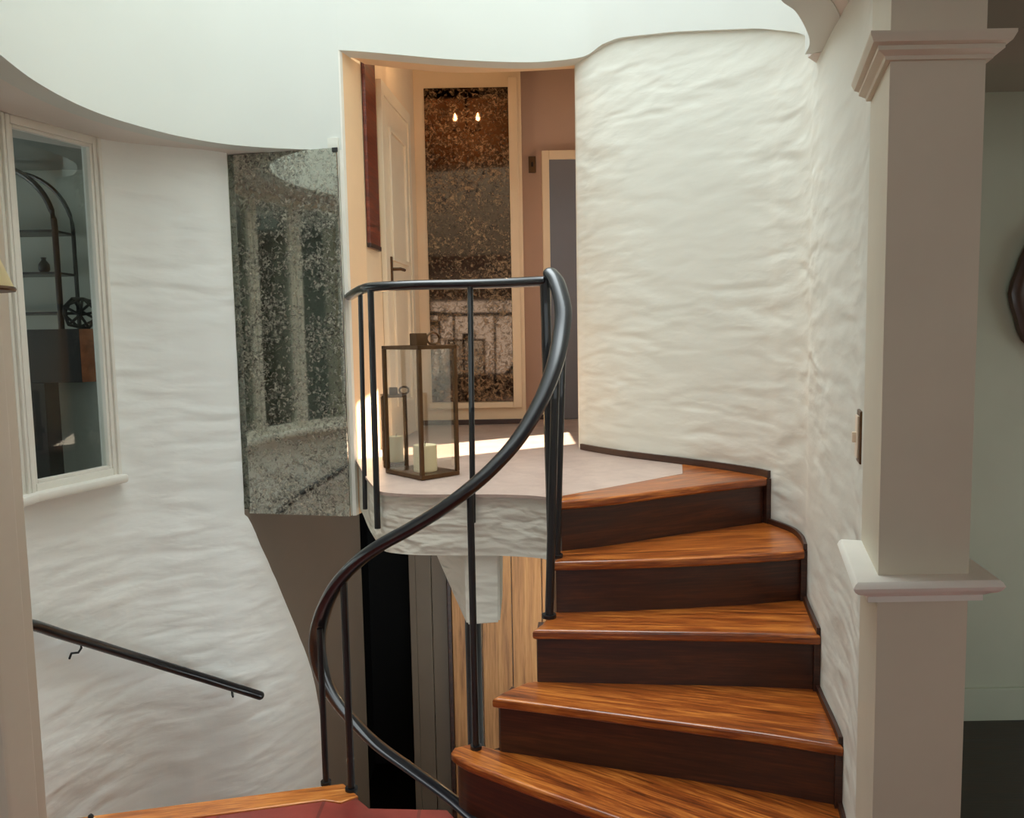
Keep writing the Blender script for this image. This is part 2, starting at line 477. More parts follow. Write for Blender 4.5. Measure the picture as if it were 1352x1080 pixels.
# windows: three in the curve, corners on the wall line
WP = [WL[6], WL[5], WL[4], WL[3], WL[2]]
def seg_frame(a, b):
    d = Vector((b[0]-a[0], b[1]-a[1], 0)); L = d.length; d.normalize()
    nrm = Vector((-d.y, d.x, 0))          # travelling towards the viewer the room is on the left
    if nrm.x < 0: nrm = -nrm
    return Matrix(((d.x, nrm.x, 0, a[0]), (d.y, nrm.y, 0, a[1]), (0, 0, 1, 0), (0, 0, 0, 1))), L
for i in range(4):
    a, b = WP[i], WP[i+1]
    T, L = seg_frame(a, b)
    bm = bmesh.new()
    z0, z1 = SILL, ZC
    w = .038
    for (x0, x1, za, zb) in ((0, w, z0, z1), (L-w, L, z0, z1), (w, L-w, z0, z0+.035), (w, L-w, z1-.035, z1)):
        add_box(bm, (x0, -.05, za), (x1, .012, zb), .004, T)
    # raised casing mouldings
    for x0 in (.004, L-.022):
        add_box(bm, (x0, .010, z0), (x0+.018, .026, z1-.005), .005, T)
    for x0, x1 in ((w, w+.014), (L-w-.014, L-w)):
        add_box(bm, (x0, -.022, z0+.035), (x1, .004, z1-.035), .003, T)
    for za in (z0+.035, z1-.049):
        add_box(bm, (w+.014, -.022, za), (L-w-.014, .004, za+.014), .003, T)
    f = struct('window_%d' % (i+1), bm, M['trim'])
    bm = bmesh.new()
    add_box(bm, (w+.006, -.018, z0+.04), (L-w-.006, -.013, z1-.04), 0, T)
    obj('window_pane', bm, M['glass'], f)
    bm = bmesh.new()
    add_box(bm, (-.006, -.02, z0-.035), (L+.006, .055, z0+.004), .012, T)
    obj('window_sill', bm, M['trim'], f)

# ------------------------------------------------------------------ ceiling with the opening of the light well, roof
bm = bmesh.new()
hole = offs(HLc, -.03)
XR = 3.6
poly = hole + [(1.0, 2.80), (1.17, 3.0), (1.2, 3.2), (XR, 3.2), (XR, -2.6), (-2.6, -2.6), (-2.6, 3.2), (-2.2, 3.6), (-1.95, 3.95), (-1.50, 4.30), (-1.30, 4.26), (-.815, 4.12)]
add_prism(bm, poly, ZC, ZC+.15)
struct('ceiling', bm, M['ceiling'])

# unseen wall added over the light well, keeps the low sun out of it
bm = bmesh.new()
add_box(bm, (1.28, 1.3, TOP+.06), (1.40, 7.0, TOP+3.1))
struct('wall_sun_block', bm, M['smooth'])

# roof slab beside the light well
bm = bmesh.new()
outer = [(-6, -3), (4, -3), (4, 6.4), (-6, 6.4)]
hl = [(-1.72, 1.78), (1.22, 1.78), (1.22, 4.40), (-1.72, 4.40)]
for r in ((-6, -3, 1.5, 1.5), (-6, 4.40, 1.5, 6.4), (-6, 1.5, -1.76, 4.40), (1.22, 1.5, 1.5, 4.40)):
    add_box(bm, (r[0], r[1], 3.40), (r[2], r[3], 3.50))
struct('ceiling_roof', bm, M['smooth'])

# ------------------------------------------------------------------ front room shell (behind and beside the viewer)
bm = bmesh.new()
fl = [(-2.6, -2.6), (XR, -2.6), (XR, 3.2), (1.20, 3.2), (1.02, 2.2), (.86, 1.6), (.60, 2.03), (.20, 2.30), (-.20, 2.50), (-.24, 2.568), (-.50, 2.585), (-.56, 2.655), (-.62, 2.722), (-1.43, 2.555), (-1.88, 2.465), (-1.9, 2.3), (-1.6, 1.8), (-1.3, 1.53), (-2.6, 1.45)]
add_prism(bm, fl, -.14, -.004)
struct('floor', bm, M['tile'])
bm = bmesh.new()
add_prism(bm, [(-1.865, 2.47), (-1.43, 2.56), (-.615, 2.732), (-.548, 2.652), (-.60, 2.615), (-.66, 2.632), (-1.43, 2.47), (-1.83, 2.385)], -.12, .002, .004, (.98, .2))
tr = struct('trim_2', bm, M['floorwood'])
# walls
bm = bmesh.new()
add_box(bm, (-2.6, -2.7, 0), (-1.3, -2.6, ZC)); add_box(bm, (1.0, -2.7, 0), (XR, -2.6, ZC))
add_box(bm, (-1.3, -2.7, 0), (1.0, -2.6, .9)); add_box(bm, (-1.3, -2.7, 2.1), (1.0, -2.6, ZC))
struct('wall_front', bm, M['paint'])
bm = bmesh.new()
add_box(bm, (-2.7, -2.6, 0), (-2.6, 1.6, ZC)); add_box(bm, (-2.6, 1.44, 0), (-1.16, 1.54, ZC))
struct('wall_side', bm, M['paint'])
bm = bmesh.new()
add_box(bm, (1.16, 3.1, 0), (XR, 3.2, ZC)); 
struct('wall_room', bm, M['olive'])
bm = bmesh.new()
add_box(bm, (XR, -2.7, 0), (XR+.1, 1.8, ZC)); add_box(bm, (XR, 2.95, 0), (XR+.1, 3.2, ZC)); add_box(bm, (XR, 1.8, 0), (XR+.1, 2.95, .12)); add_box(bm, (XR, 1.8, 1.45), (XR+.1, 2.95, ZC))
struct('wall_far', bm, M['olive'])
bm = bmesh.new()
add_box(bm, (1.17, 3.082, 0), (XR, 3.1, .14), .005)
struct('baseboard_room', bm, M['olive'])
bm = bmesh.new()
add_prism(bm, [(1.05, 1.72), (XR, 1.72), (XR, 3.08), (1.24, 3.08)], -.003, .012)
struct('floor_room', bm, M['darkfloor'])
# beam over the side-room opening
bm = bmesh.new()
add_box(bm, (.936, 1.656, 2.13), (XR, 1.86, ZC+.02), .004)
struct('trim_3', bm, M['roomceil'])

bm = bmesh.new(); add_box(bm, (1.2, 1.87, 2.41), (XR, 3.1, ZC-.001))
struct('ceiling_room', bm, M['roomceil'])

# ------------------------------------------------------------------ column at the right with capital and chair-rail ledge
def moulded(bm, plan_front, prof):
    """wrap a moulding profile (outset, z) round a plan polyline (open)"""
    rings = []
    N = len(plan_front)
    for o, z in prof:
        ring = []
        for i, p in enumerate(plan_front):
            ns = []
            for j in (i-1, i):
                if 0 <= j < N-1:
                    a, b = plan_front[j], plan_front[j+1]
                    tx, ty = b[0]-a[0], b[1]-a[1]; n = math.hypot(tx, ty); ns.append(Vector((ty/n, -tx/n)))
            if len(ns) == 2:
                m = (ns[0]+ns[1]); k = o*2/m.length_squared; v = m*k
            else: v = ns[0]*o
            ring.append(bm.verts.new((p[0]+v.x, p[1]+v.y, z)))
        rings.append(ring)
    for A, B in zip(rings, rings[1:]):
        for j in range(N-1): bm.faces.new((A[j], A[j+1], B[j+1], B[j]))
    bm.faces.new(rings[0]); bm.faces.new(rings[-1])
    for c in (0, N-1):
        bm.faces.new([r[c] for r in rings])
    uvl(bm)
cp = [(.835, 1.93), (.75, 1.65), (.937, 1.65), (.985, 1.93)]
t = thing('column', 'square taupe plaster column with white ledge and capital, at the right of the stairs', 'column', (.86, 1.78, 0))
bm = bmesh.new(); add_prism(bm, cp, 0, 2.44)
obj('shaft', bm, M['taupe'], t)
bm = bmesh.new()
moulded(bm, cp, [(-.01, .998), (.022, .998), (.022, 1.010), (.032, 1.016), (.044, 1.022), (.05, 1.028), (.054, 1.036), (.05, 1.044), (.045, 1.048), (-.01, 1.048)])
obj('ledge', bm, M['trim'], t)
bm = bmesh.new()
moulded(bm, cp, [(-.01, 2.074), (.010, 2.074), (.012, 2.081), (.020, 2.085), (.026, 2.088), (.026, 2.096), (.036, 2.10), (.042, 2.112), (.042, 2.118), (-.01, 2.120)])
obj('capital', bm, M['taupe'], t)

# left casing post and lamp
bm = bmesh.new()
add_box(bm, (-1.16, 1.42, 0), (-.945, 1.56, ZC), .006)
add_box(bm, (-.962, 1.405, 0), (-.922, 1.50, ZC), .012)
add_box(bm, (-1.03, 1.41, 0), (-.975, 1.44, ZC), .012)
struct('trim_4', bm, M['casing'])
t = thing('wall_lamp', 'small pale yellow shaded wall lamp on the cream post at the left edge', 'lamp', (-.99, 1.36, 1.66))
bm = bmesh.new(); add_lathe(bm, [(.080, 0), (.083, .002), (.052, .085), (.049, .085), (.078, .004)], (-.893, 1.33, 1.648), 28)
s = obj('lamp_shade', bm, M['shade'], t)
bm = bmesh.new(); add_lathe(bm, [(.0845, -.003), (.086, 0), (.0845, .004), (.080, .002)], (-.893, 1.33, 1.647), 28)
obj('shade_rim', bm, M['bronze'], s)
bm = bmesh.new(); add_tube(bm, [(-.893, 1.33, 1.70), (-.893, 1.33, 1.60), (-.91, 1.36, 1.575), (-.94, 1.41, 1.60)], .006)
add_lathe(bm, [(.012, 0), (.014, .03), (.012, .06)], (-.893, 1.33, 1.64))
obj('arm', bm, M['bronze'], t)

# ------------------------------------------------------------------ staircase
R_ = .19
def along(y0, y1, inset=.004):
    pts = [p for p in WRc if y0 < p[1] < y1]
    return pts
def wr_at(y):
    for a, b in zip(WRc, WRc[1:]):
        if a[1] <= y <= b[1]:
            k = (y-a[1])/(b[1]-a[1]+1e-9); return (a[0]+(b[0]-a[0])*k, y)
    return WRc[-1]
# nosing lines, inner end -> outer end (plan)
NOS = [
    [(-.223, 2.584), (-.205, 2.555), (-.15, 2.498), (.034, 2.363), (.276, 2.195), (.785, 1.843)],
    [(-.081, 2.560), (.041, 2.522), (.386, 2.405), (.701, 2.298), (.919, 2.212)],
    [(.055, 2.656), (.16, 2.648), (.422, 2.623), (.75, 2.592), (.982, 2.558)],
    [(.133, 2.801), (.35, 2.806), (.588, 2.819), (.85, 2.85), (1.045, 2.888)],
    [(.169, 2.920), (.36, 2.985), (.556, 3.083), (.80, 3.20), (1.035, 3.305)],
]
# inner (well) side points between successive nosings
INN = [[(-.215, 2.612), (-.150, 2.640)], [(-.05, 2.605), (.03, 2.68)], [(.09, 2.72), (.115, 2.80)], [(.155, 2.87), (.165, 2.94)], []]
st = thing('staircase', 'winding wooden staircase with dark risers climbing from the floor up to the landing', 'staircase', (.5, 2.4, 0))
def shift_in(line, d):
    """move a nosing line back under the tread (to its left side when walking outwards)"""
    return offs(line, d)
treads = []
for k in range(5):
    z = R_*(k+1)
    nose = curve2(NOS[k], 6)
    if k < 4:
        nxt = offs(curve2(NOS[k+1], 6), -.030) if False else [(x, y) for x, y in offs(curve2(NOS[k+1], 6), .035)]
        wall = along(nose[-1][1]+.01, nxt[-1][1]-.005)
        wall = [(x-.004, y) for x, y in wall]
        poly = nose + wall + nxt[::-1] + [p for p in INN[k][::-1]]
    else:
        poly = nose + [(x-.004, y-.003) for x, y in along(3.31, 3.715)] + [(.72, 3.455), (.40, 3.20), (.178, 3.03)]
    bm = bmesh.new()
    ud = (nose[-1][0]-nose[0][0], nose[-1][1]-nose[0][1])
    add_prism(bm, poly, z-.034, z, .010, ud)
    o = obj('tread', bm, M['tread'], st)
    # riser block below the nosing, set back
    r0 = offs(nose, .022)
    back = offs(nose, .17)
    sx = r0[0]
    bm = bmesh.new()
    zb = z-R_-(.0 if k else .0)
    inn0 = [(r0[0][0]+.012, r0[0][1]+.004)]
    add_prism(bm, inn0 + r0[1:] + back[::-1][:-1] + [(back[0][0]+.012, back[0][1])], zb-(R_ if k else 0)+.03 if k else 0, z-.034, 0, ud)
    obj('riser', bm, M['riser'], st)
# dark skirting against the wall at the tread ends
bm = bmesh.new()
def skirt_piece(y0, y1, z, h=.022, t=.012):
    pts = [p for p in WRc if y0 < p[1] < y1]
    pts = [wr_at(y0)]+pts+[wr_at(y1)]
    pts = [(x-.001, y) for x, y in pts]
    add_strip(bm, offs(pts, t), z, z+h, t)
ends = [n[-1][1] for n in NOS]
for k in range(4):
    skirt_piece(max(1.94, ends[k]+.012), ends[k+1]+.03, R_*(k+1)-.001)
skirt_piece(3.315, 4.24, LZ-.001, .030, .014)
for k in range(1, 5):                                   # the upright bits beside each riser
    y = ends[k]
    skirt_piece(y+.006, y+.034, R_*k, R_-.004, .020)
obj('skirting', bm, M['skirt'], st)

# lower flight going down and round under the landing
st2 = thing('staircase', 'lower flight of dark wooden steps going down beside the left wall', 'staircase', (-1.1, 3.0, -.6))
cx, cy = -.36, 2.90
def polar(deg, r): return (cx+r*math.cos(math.radians(deg)), cy+r*math.sin(math.radians(deg)))
def wall_r(deg):
    best = 3
    P = WL[2:]+[(-1.05, 4.17), (-.80, 4.36), (-.3, 4.42), (.3, 4.42), (.9, 4.2)]
    dx, dy = math.cos(math.radians(deg)), math.sin(math.radians(deg))
    for a, b in zip(P, P[1:]):
        ex, ey = b[0]-a[0], b[1]-a[1]; den = dx*ey-dy*ex
        if abs(den) < 1e-9: continue
        t_ = ((a[0]-cx)*ey-(a[1]-cy)*ex)/den; u = ((a[0]-cx)*dy-(a[1]-cy)*dx)/den
        if t_ > 0 and -.01 <= u <= 1.01: best = min(best, t_)
    return best-.01
for k in range(1, 9):
    a0 = 193-13*(k-1); a1 = a0-13
    ri = .26
    poly = [polar(a0+1.2, ri)]+[polar(a, wall_r(a)) for a in (a0+1.2, (a0+a1)/2, a1)]+[polar(a1, ri)]
    z = -R_*k-.10
    ud = (math.cos(math.radians(a0)), math.sin(math.radians(a0)))
    bm = bmesh.new(); add_prism(bm, poly, z-.034, z, .008, ud); obj('tread', bm, M['tread'], st2)
    poly2 = [polar(a0-.2, ri+.02)]+[polar(a, wall_r(a)-.004) for a in (a0-.2, (a0+a1)/2, a1)]+[polar(a1, ri+.02)]
    bm = bmesh.new(); add_prism(bm, poly2, z-.034-R_+.02, z-.036, 0, ud); obj('riser', bm, M['riser'], st2)

# ------------------------------------------------------------------ landing slab, corbel, pole
FE = [(-.787, 4.045), (-.735, 3.86), (-.665, 3.60), (-.585, 3.34), (-.532, 3.195), (-.47, 3.145), (-.37, 3.112), (-.227, 3.098), (-.08, 3.085), (.06, 3.05), (.135, 3.0), (.172, 2.945)]
FEc = [FE[0]]+curve2(FE[1:], 4)
slab = FEc + [(.20, 3.045), (.42, 3.215), (.73, 3.465), (.925, 3.70), (.79, 3.81), (.60, 4.02), (.47, 4.18), (.43, 4.40), (.55, 4.43), (1.28, 4.43), (1.28, 5.80), (-.62, 5.80), (-.62, 5.3), (-.72, 4.30)]
bm = bmesh.new(); add_prism(bm, slab, LZ-.014, LZ-.002)
struct('floor_landing', bm, M['stone'])
bm = bmesh.new()
sl2 = offs(FEc, .012)
add_prism(bm, sl2 + [(.19, 3.10), (.42, 3.30), (.60, 3.80), (.43, 4.40), (-.72, 4.40), (-.80, 4.09)], .705, LZ-.014)
for f in bm.faces:
    if abs(f.normal.z) < .3:
        for l in f.loops: l[uvl(bm)].uv = (l.vert.co.x-l.vert.co.y*.6, l.vert.co.z)
struct('trim_5', bm, M['fascia'])
# corbel: rough front, plain slanting left cheek
def hexa(bm, b, tp):
    vb = [bm.verts.new(p) for p in b]; vt = [bm.verts.new(p) for p in tp]
    uv = uvl(bm)
    fs = [bm.faces.new(vb), bm.faces.new(vt)]+[bm.faces.new((vb[i], vb[(i+1) % 4], vt[(i+1) % 4], vt[i])) for i in range(4)]
    for f in fs:
        for l in f.loops: l[uv].uv = (l.vert.co.x-l.vert.co.y*.6, l.vert.co.z)
bm = bmesh.new()
hexa(bm, [(-.192, 3.108, .425), (-.062, 3.104, .435), (-.055, 3.40, .44), (-.25, 3.34, .455)],
     [(-.192, 3.118, .715), (-.058, 3.112, .715), (-.05, 3.55, .715), (-.365, 3.38, .715)])
bmesh.ops.bevel(bm, geom=bm.edges[:], offset=.008, segments=2, affect='EDGES')
tag(obj('corbel', bm, M['fascia']), 'rough white plaster corbel under the front edge of the landing', 'corbel')
t = thing('newel_pole', 'thick black round pole rising to the plaster corbel from below', 'pole', (-.14, 3.20, LOW))
bm = bmesh.new(); add_tube(bm, [(-.172, 3.19, LOW+.02), (-.172, 3.19, .424)], .033, None, 20)
obj('shaft', bm, M['iron'], t)
bm = bmesh.new(); add_lathe(bm, [(.07, 0), (.07, .012), (.034, .03)], (-.172, 3.19, LOW), 20)
obj('base_plate', bm, M['iron'], t)

# ------------------------------------------------------------------ railing
rl = thing('stair_railing', 'black handrail with thin iron balusters curving round the stairwell', 'railing', (-.1, 2.6, 0))
hel = [(.148, 2.985, 1.772), (.168, 2.952, 1.738), (.185, 2.89, 1.65), (.176, 2.836, 1.565), (.148, 2.762, 1.455), (.098, 2.70, 1.34), (.022, 2.643, 1.222), (-.060, 2.606, 1.135),
       (-.14, 2.585, 1.068), (-.235, 2.583, 1.00), (-.34, 2.599, .935), (-.44, 2.624, .877), (-.525, 2.658, .812), (-.598, 2.696, .732), (-.653, 2.737, .640), (-.693, 2.788, .537), (-.714, 2.846, .432), (-.711, 2.90, .317),
       (-.680, 2.955, .200), (-.62, 3.01, .08), (-.543, 3.052, -.031), (-.42, 3.10, -.16), (-.29, 3.121, -.278), (-.17, 3.12, -.39)]
bm = bmesh.new(); add_tube(bm, catmull(hel, 5), .031, .022, 14, True, True)
obj('handrail', bm, M['blackrail'], rl)
lr = [(-.778, 4.005, 1.752), (-.72, 3.78, 1.750), (-.645, 3.50, 1.748), (-.575, 3.275, 1.747), (-.535, 3.195, 1.747), (-.455, 3.145, 1.747), (-.34, 3.12, 1.748), (-.15, 3.105, 1.747), (0, 3.06, 1.746), (.125, 2.998, 1.746)]
bm = bmesh.new(); add_tube(bm, catmull(lr, 5), .026, .019, 14, True, True)
obj('landing_rail', bm, M['blackrail'], rl)
def bar(name, x, y, z0, z1, r=.0115, dx=0, dy=0, foot=True):
    bm = bmesh.new()
    add_tube(bm, [(x, y, z0), (x+dx, y+dy, z1)], r, None, 10)
    if foot: add_tube(bm, [(x, y, z0), (x, y, z0+.012)], r*1.7, None, 12)
    return obj(name, bm, M['iron'], rl)
bar('baluster', .150, 2.862, .76, 1.60, .013, .034, 0)
bar('baluster', .116, 2.776, .57, 1.465, .015, .036, 0)
bar('baluster', -.140, 2.600, .19, 1.06, .0115)
bar('baluster', -.578, 2.690, -.002, .75, .013)
bar('baluster', -.676, 2.735, -.002, .56, .011)
bar('baluster', -.655, 3.55, .80, 1.74, .0105, .012, .0, False)
bar('baluster', -.541, 3.185, .80, 1.74, .0125, .004, 0, False)
bar('baluster', -.158, 3.083, .84, 1.74, .011, .01, .01, False)
bar('newel', .140, 2.975, .80, 1.75, .019, -.012, .02, False)

# wall handrail at the left
wh = thing('wall_handrail', 'straight black handrail sloping down the left wall below the windows', 'handrail', (-1.7, 3.6, .1))
def inw(p, k): return p
hp = [(-1.62, 2.16, .80), (-1.80, 2.44, .69), (-1.915, 2.84, .56), (-1.938, 3.02, .50), (-1.93, 3.17, .438), (-1.90, 3.30, .354), (-1.845, 3.45, .251), (-1.775, 3.60, .142), (-1.69, 3.71, .051), (-1.58, 3.80, -.038), (-1.46, 3.87, -.119), (-1.36, 3.93, -.187), (-1.29, 3.958, -.228)]
bm = bmesh.new(); add_tube(bm, catmull(hp, 5), .019, .022, 14, True, True)
obj('rail', bm, M['blackrail'], wh)
def bracket(p, q):
    bm = bmesh.new()
    p = Vector(p); q = Vector(q)
    add_tube(bm, [p, p+Vector((0, 0, -.035)), p+(q-p)*.25+Vector((0, 0, -.055)), p+(q-p)*.8+Vector((0, 0, -.06)), q+Vector((0, 0, -.085))], .005, None, 8)
    obj('bracket', bm, M['iron'], wh)
bracket((-1.865, 3.40, .285), (-1.925, 3.41, .285))
bracket((-1.41, 3.90, -.15), (-1.43, 3.965, -.15))

# ------------------------------------------------------------------ tall foxed mirror on the bulkhead
def upright_panel(bm, a, b, z0, z1, t):
    T, L = seg_frame2(a, b)
    add_box(bm, (0, -t, z0), (L, 0, z1), .002, T)
def seg_frame2(a, b):
    d = Vector((b[0]-a[0], b[1]-a[1], 0)); L = d.length; d.normalize()
    nrm = Vector((-d.y, d.x, 0))
    return Matrix(((d.x, nrm.x, 0, a[0]), (d.y, nrm.y, 0, a[1]), (0, 0, 1, 0), (0, 0, 0, 1))), L
mt = thing('wall_mirror', 'tall foxed grey mirror panel between the left wall and the landing doorway', 'mirror', (-1.08, 4.0, .68))
bm = bmesh.new(); upright_panel(bm, (-1.358, 4.085), (-.803, 3.963), .678, 2.446, .012)
obj('mirror_glass', bm, M['mirror_a'], mt)
bm = bmesh.new()
T, L = seg_frame2((-1.358, 4.085), (-.803, 3.963))
add_box(bm, (L-.02, -.018, 2.425), (L+.008, -.010, 2.446), .002, T)
obj('clip', bm, M['iron'], mt)

# ------------------------------------------------------------------ hall behind the landing
bm = bmesh.new()
add_prism(bm, [(-.725, 4.215), (-.607, 5.53), (-.607, 5.85), (-.85, 5.85), (-.85, 4.32), (-.725, 4.32)], LZ-.3, 3.4)
struct('wall_hall_left', bm, M['hallwall'])
bm = bmesh.new()
add_box(bm, (-.62, 5.52, LZ-.02), (.095, 5.85, 3.4))
struct('wall_hall_back', bm, M['hallwall'])
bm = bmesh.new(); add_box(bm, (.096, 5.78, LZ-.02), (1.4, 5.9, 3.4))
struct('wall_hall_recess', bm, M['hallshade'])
bm = bmesh.new()   # right wall of the hall with its tall window towards the sun
add_box(bm, (1.28, 4.43, LZ-.2), (1.40, 5.02, 3.4)); add_box(bm, (1.28, 5.62, LZ-.2), (1.40, 5.9, 3.4))
add_box(bm, (1.28, 5.02, LZ-.2), (1.40, 5.62, 1.65)); add_box(bm, (1.28, 5.02, 2.85), (1.40, 5.62, 3.4)); add_box(bm, (1.28, 5.02, 2.35), (1.40, 5.28, 2.85))  # last box added to keep sun off the left wall
add_box(bm, (.45, 4.36, LZ-.2), (1.40, 4.43, 3.4))
struct('wall_hall_right', bm, M['hallwall'])
bm = bmesh.new(); add_box(bm, (-.85, 4.30, 3.4), (1.4, 5.9, 3.5))
struct('ceiling_hall', bm, M['hallwall'])
bm = bmesh.new(); add_box(bm, (-.606, 5.505, LZ-.001), (.10, 5.52, LZ+.032), .003); add_box(bm, (.096, 5.765, LZ-.001), (.235, 5.78, LZ+.032), .003)
struct('baseboard_hall', bm, M['skirt'])
# tall hall mirror
hm = thing('hall_mirror', 'tall foxed brown mirror on the back wall of the upper hall', 'mirror', (-.26, 5.51, 1.1))
bm = bmesh.new(); add_box(bm, (-.538, 5.505, 1.105), (.012, 5.519, 3.16), .002); obj('mirror_glass', bm, M['mirror_b'], hm)
bm = bmesh.new(); add_box(bm, (.012, 5.490, 1.06), (.07, 5.52, 3.22), .005); add_box(bm, (-.56, 5.490, 1.06), (.012, 5.52, 1.10), .005); obj('frame', bm, M['hallwall'], hm)
# cream panelled door in the left hall wall (lies along the wall)
T, L = seg_frame2((-.697, 4.52), (-.632, 5.25))
dr = thing('panelled_door', 'cream panelled door in the left side of the upper hall', 'door', (-.66, 4.9, LZ))
bm = bmesh.new()
add_box(bm, (.06, -.022, LZ), (L-.06, -.004, 2.86), .003, T); leaf = obj('door_leaf', bm, M['door'], dr)
bm = bmesh.new()
for x0, x1, za, zb in ((0, .06, LZ, 2.93), (L-.06, L, LZ, 2.93), (.06, L-.06, 2.86, 2.93)): add_box(bm, (x0, -.03, za), (x1, -.0, zb), .004, T)
obj('casing', bm, M['door'], dr)
bm = bmesh.new()
for za, zb in ((1.15, 1.85), (1.98, 2.72)):
    for x0, x1, z_a, z_b in ((.16, .185, za, zb), (L-.185, L-.16, za, zb), (.185, L-.185, za, za+.025), (.185, L-.185, zb-.025, zb)):
        add_box(bm, (x0, -.036, z_a), (x1, -.018, z_b), .004, T)
obj('moulding', bm, M['door'], leaf)
bm = bmesh.new(); add_tube(bm, [T @ Vector((.13, -.022, 1.93)), T @ Vector((.13, -.075, 1.93)), T @ Vector((.22, -.078, 1.93))], .009); add_box(bm, (.115, -.03, 1.86), (.145, -.02, 2.0), .002, T)
obj('door_handle', bm, M['bronze'], leaf)
# long dark red panel hung just inside the opening
T, L = seg_frame2((-.722, 4.225), (-.704, 4.44))
rp = thing('hanging_panel', 'narrow dark red wooden panel hung inside the left of the doorway', 'panel', (-.70, 4.33, 2.0))
bm = bmesh.new(); add_box(bm, (.0, -.018, 2.03), (L, -.001, 3.02), .003, T); obj('board', bm, M['redwood'], rp)
for za in (2.008, 3.015):
    bm = bmesh.new(); add_box(bm, (-.004, -.022, za), (L+.004, -.001, za+.025), .004, T); obj('end_rail', bm, M['skirt'], rp)
# grey-blue door at the right of the hall
bd = thing('hall_door', 'grey blue door in shade at the far right of the upper hall', 'door', (.5, 5.77, LZ))
bm = bmesh.new(); add_box(bm, (.285, 5.745, LZ), (.90, 5.779, 2.74), .003); obj('door_leaf', bm, M['bluedoor'], bd)
bm = bmesh.new()
for lo, hi in (((.235, 5.73, LZ), (.285, 5.779, 2.80)), ((.90, 5.73, LZ), (.95, 5.779, 2.80)), ((.285, 5.73, 2.74), (.90, 5.779, 2.80))): add_box(bm, lo, hi, .004)
obj('casing', bm, M['hallwall'], bd)
t = thing('hall_switch', 'small dark switch on the hall wall right of the brown mirror', 'switch', (.17, 5.77, 2.72))
bm = bmesh.new(); add_box(bm, (.145, 5.765, 2.66), (.195, 5.779, 2.77), .003); obj('plate', bm, M['bronze'], t)
bm = bmesh.new(); add_box(bm, (.163, 5.758, 2.70), (.177, 5.766, 2.73), .002); obj('toggle', bm, M['wick'], t)
# candle ceiling light, seen in the hall mirror
cl = thing('candle_light', 'two candle ceiling light of the upper hall, reflected in the brown mirror', 'ceiling light', (-.30, 4.72, 3.4))
bm = bmesh.new(); add_lathe(bm, [(.05, 0), (.05, -.015), (.012, -.03), (.008, -.30)], (-.30, 4.72, 3.40)); obj('stem', bm, M['bronze'], cl)
for dx in (-.085, .085):
    bm = bmesh.new(); add_tube(bm, [(-.30, 4.72, 3.10), (-.30+dx*.5, 4.72, 3.065), (-.30+dx, 4.72, 3.08)], .006)
    add_lathe(bm, [(.02, 0), (.022, .008), (.012, .012)], (-.30+dx, 4.72, 3.075)); a = obj('arm', bm, M['bronze'], cl)
    bm = bmesh.new(); add_lathe(bm, [(.010, 0), (.010, .06), (.006, .062)], (-.30+dx, 4.72, 3.085)); obj('candle_tube', bm, M['candle'], a)
    bm = bmesh.new(); add_lathe(bm, [(.004, 0), (.012, .012), (.012, .022), (.004, .045), (.0015, .055)], (-.30+dx, 4.72, 3.147)); obj('bulb', bm, M['bulb'], a)

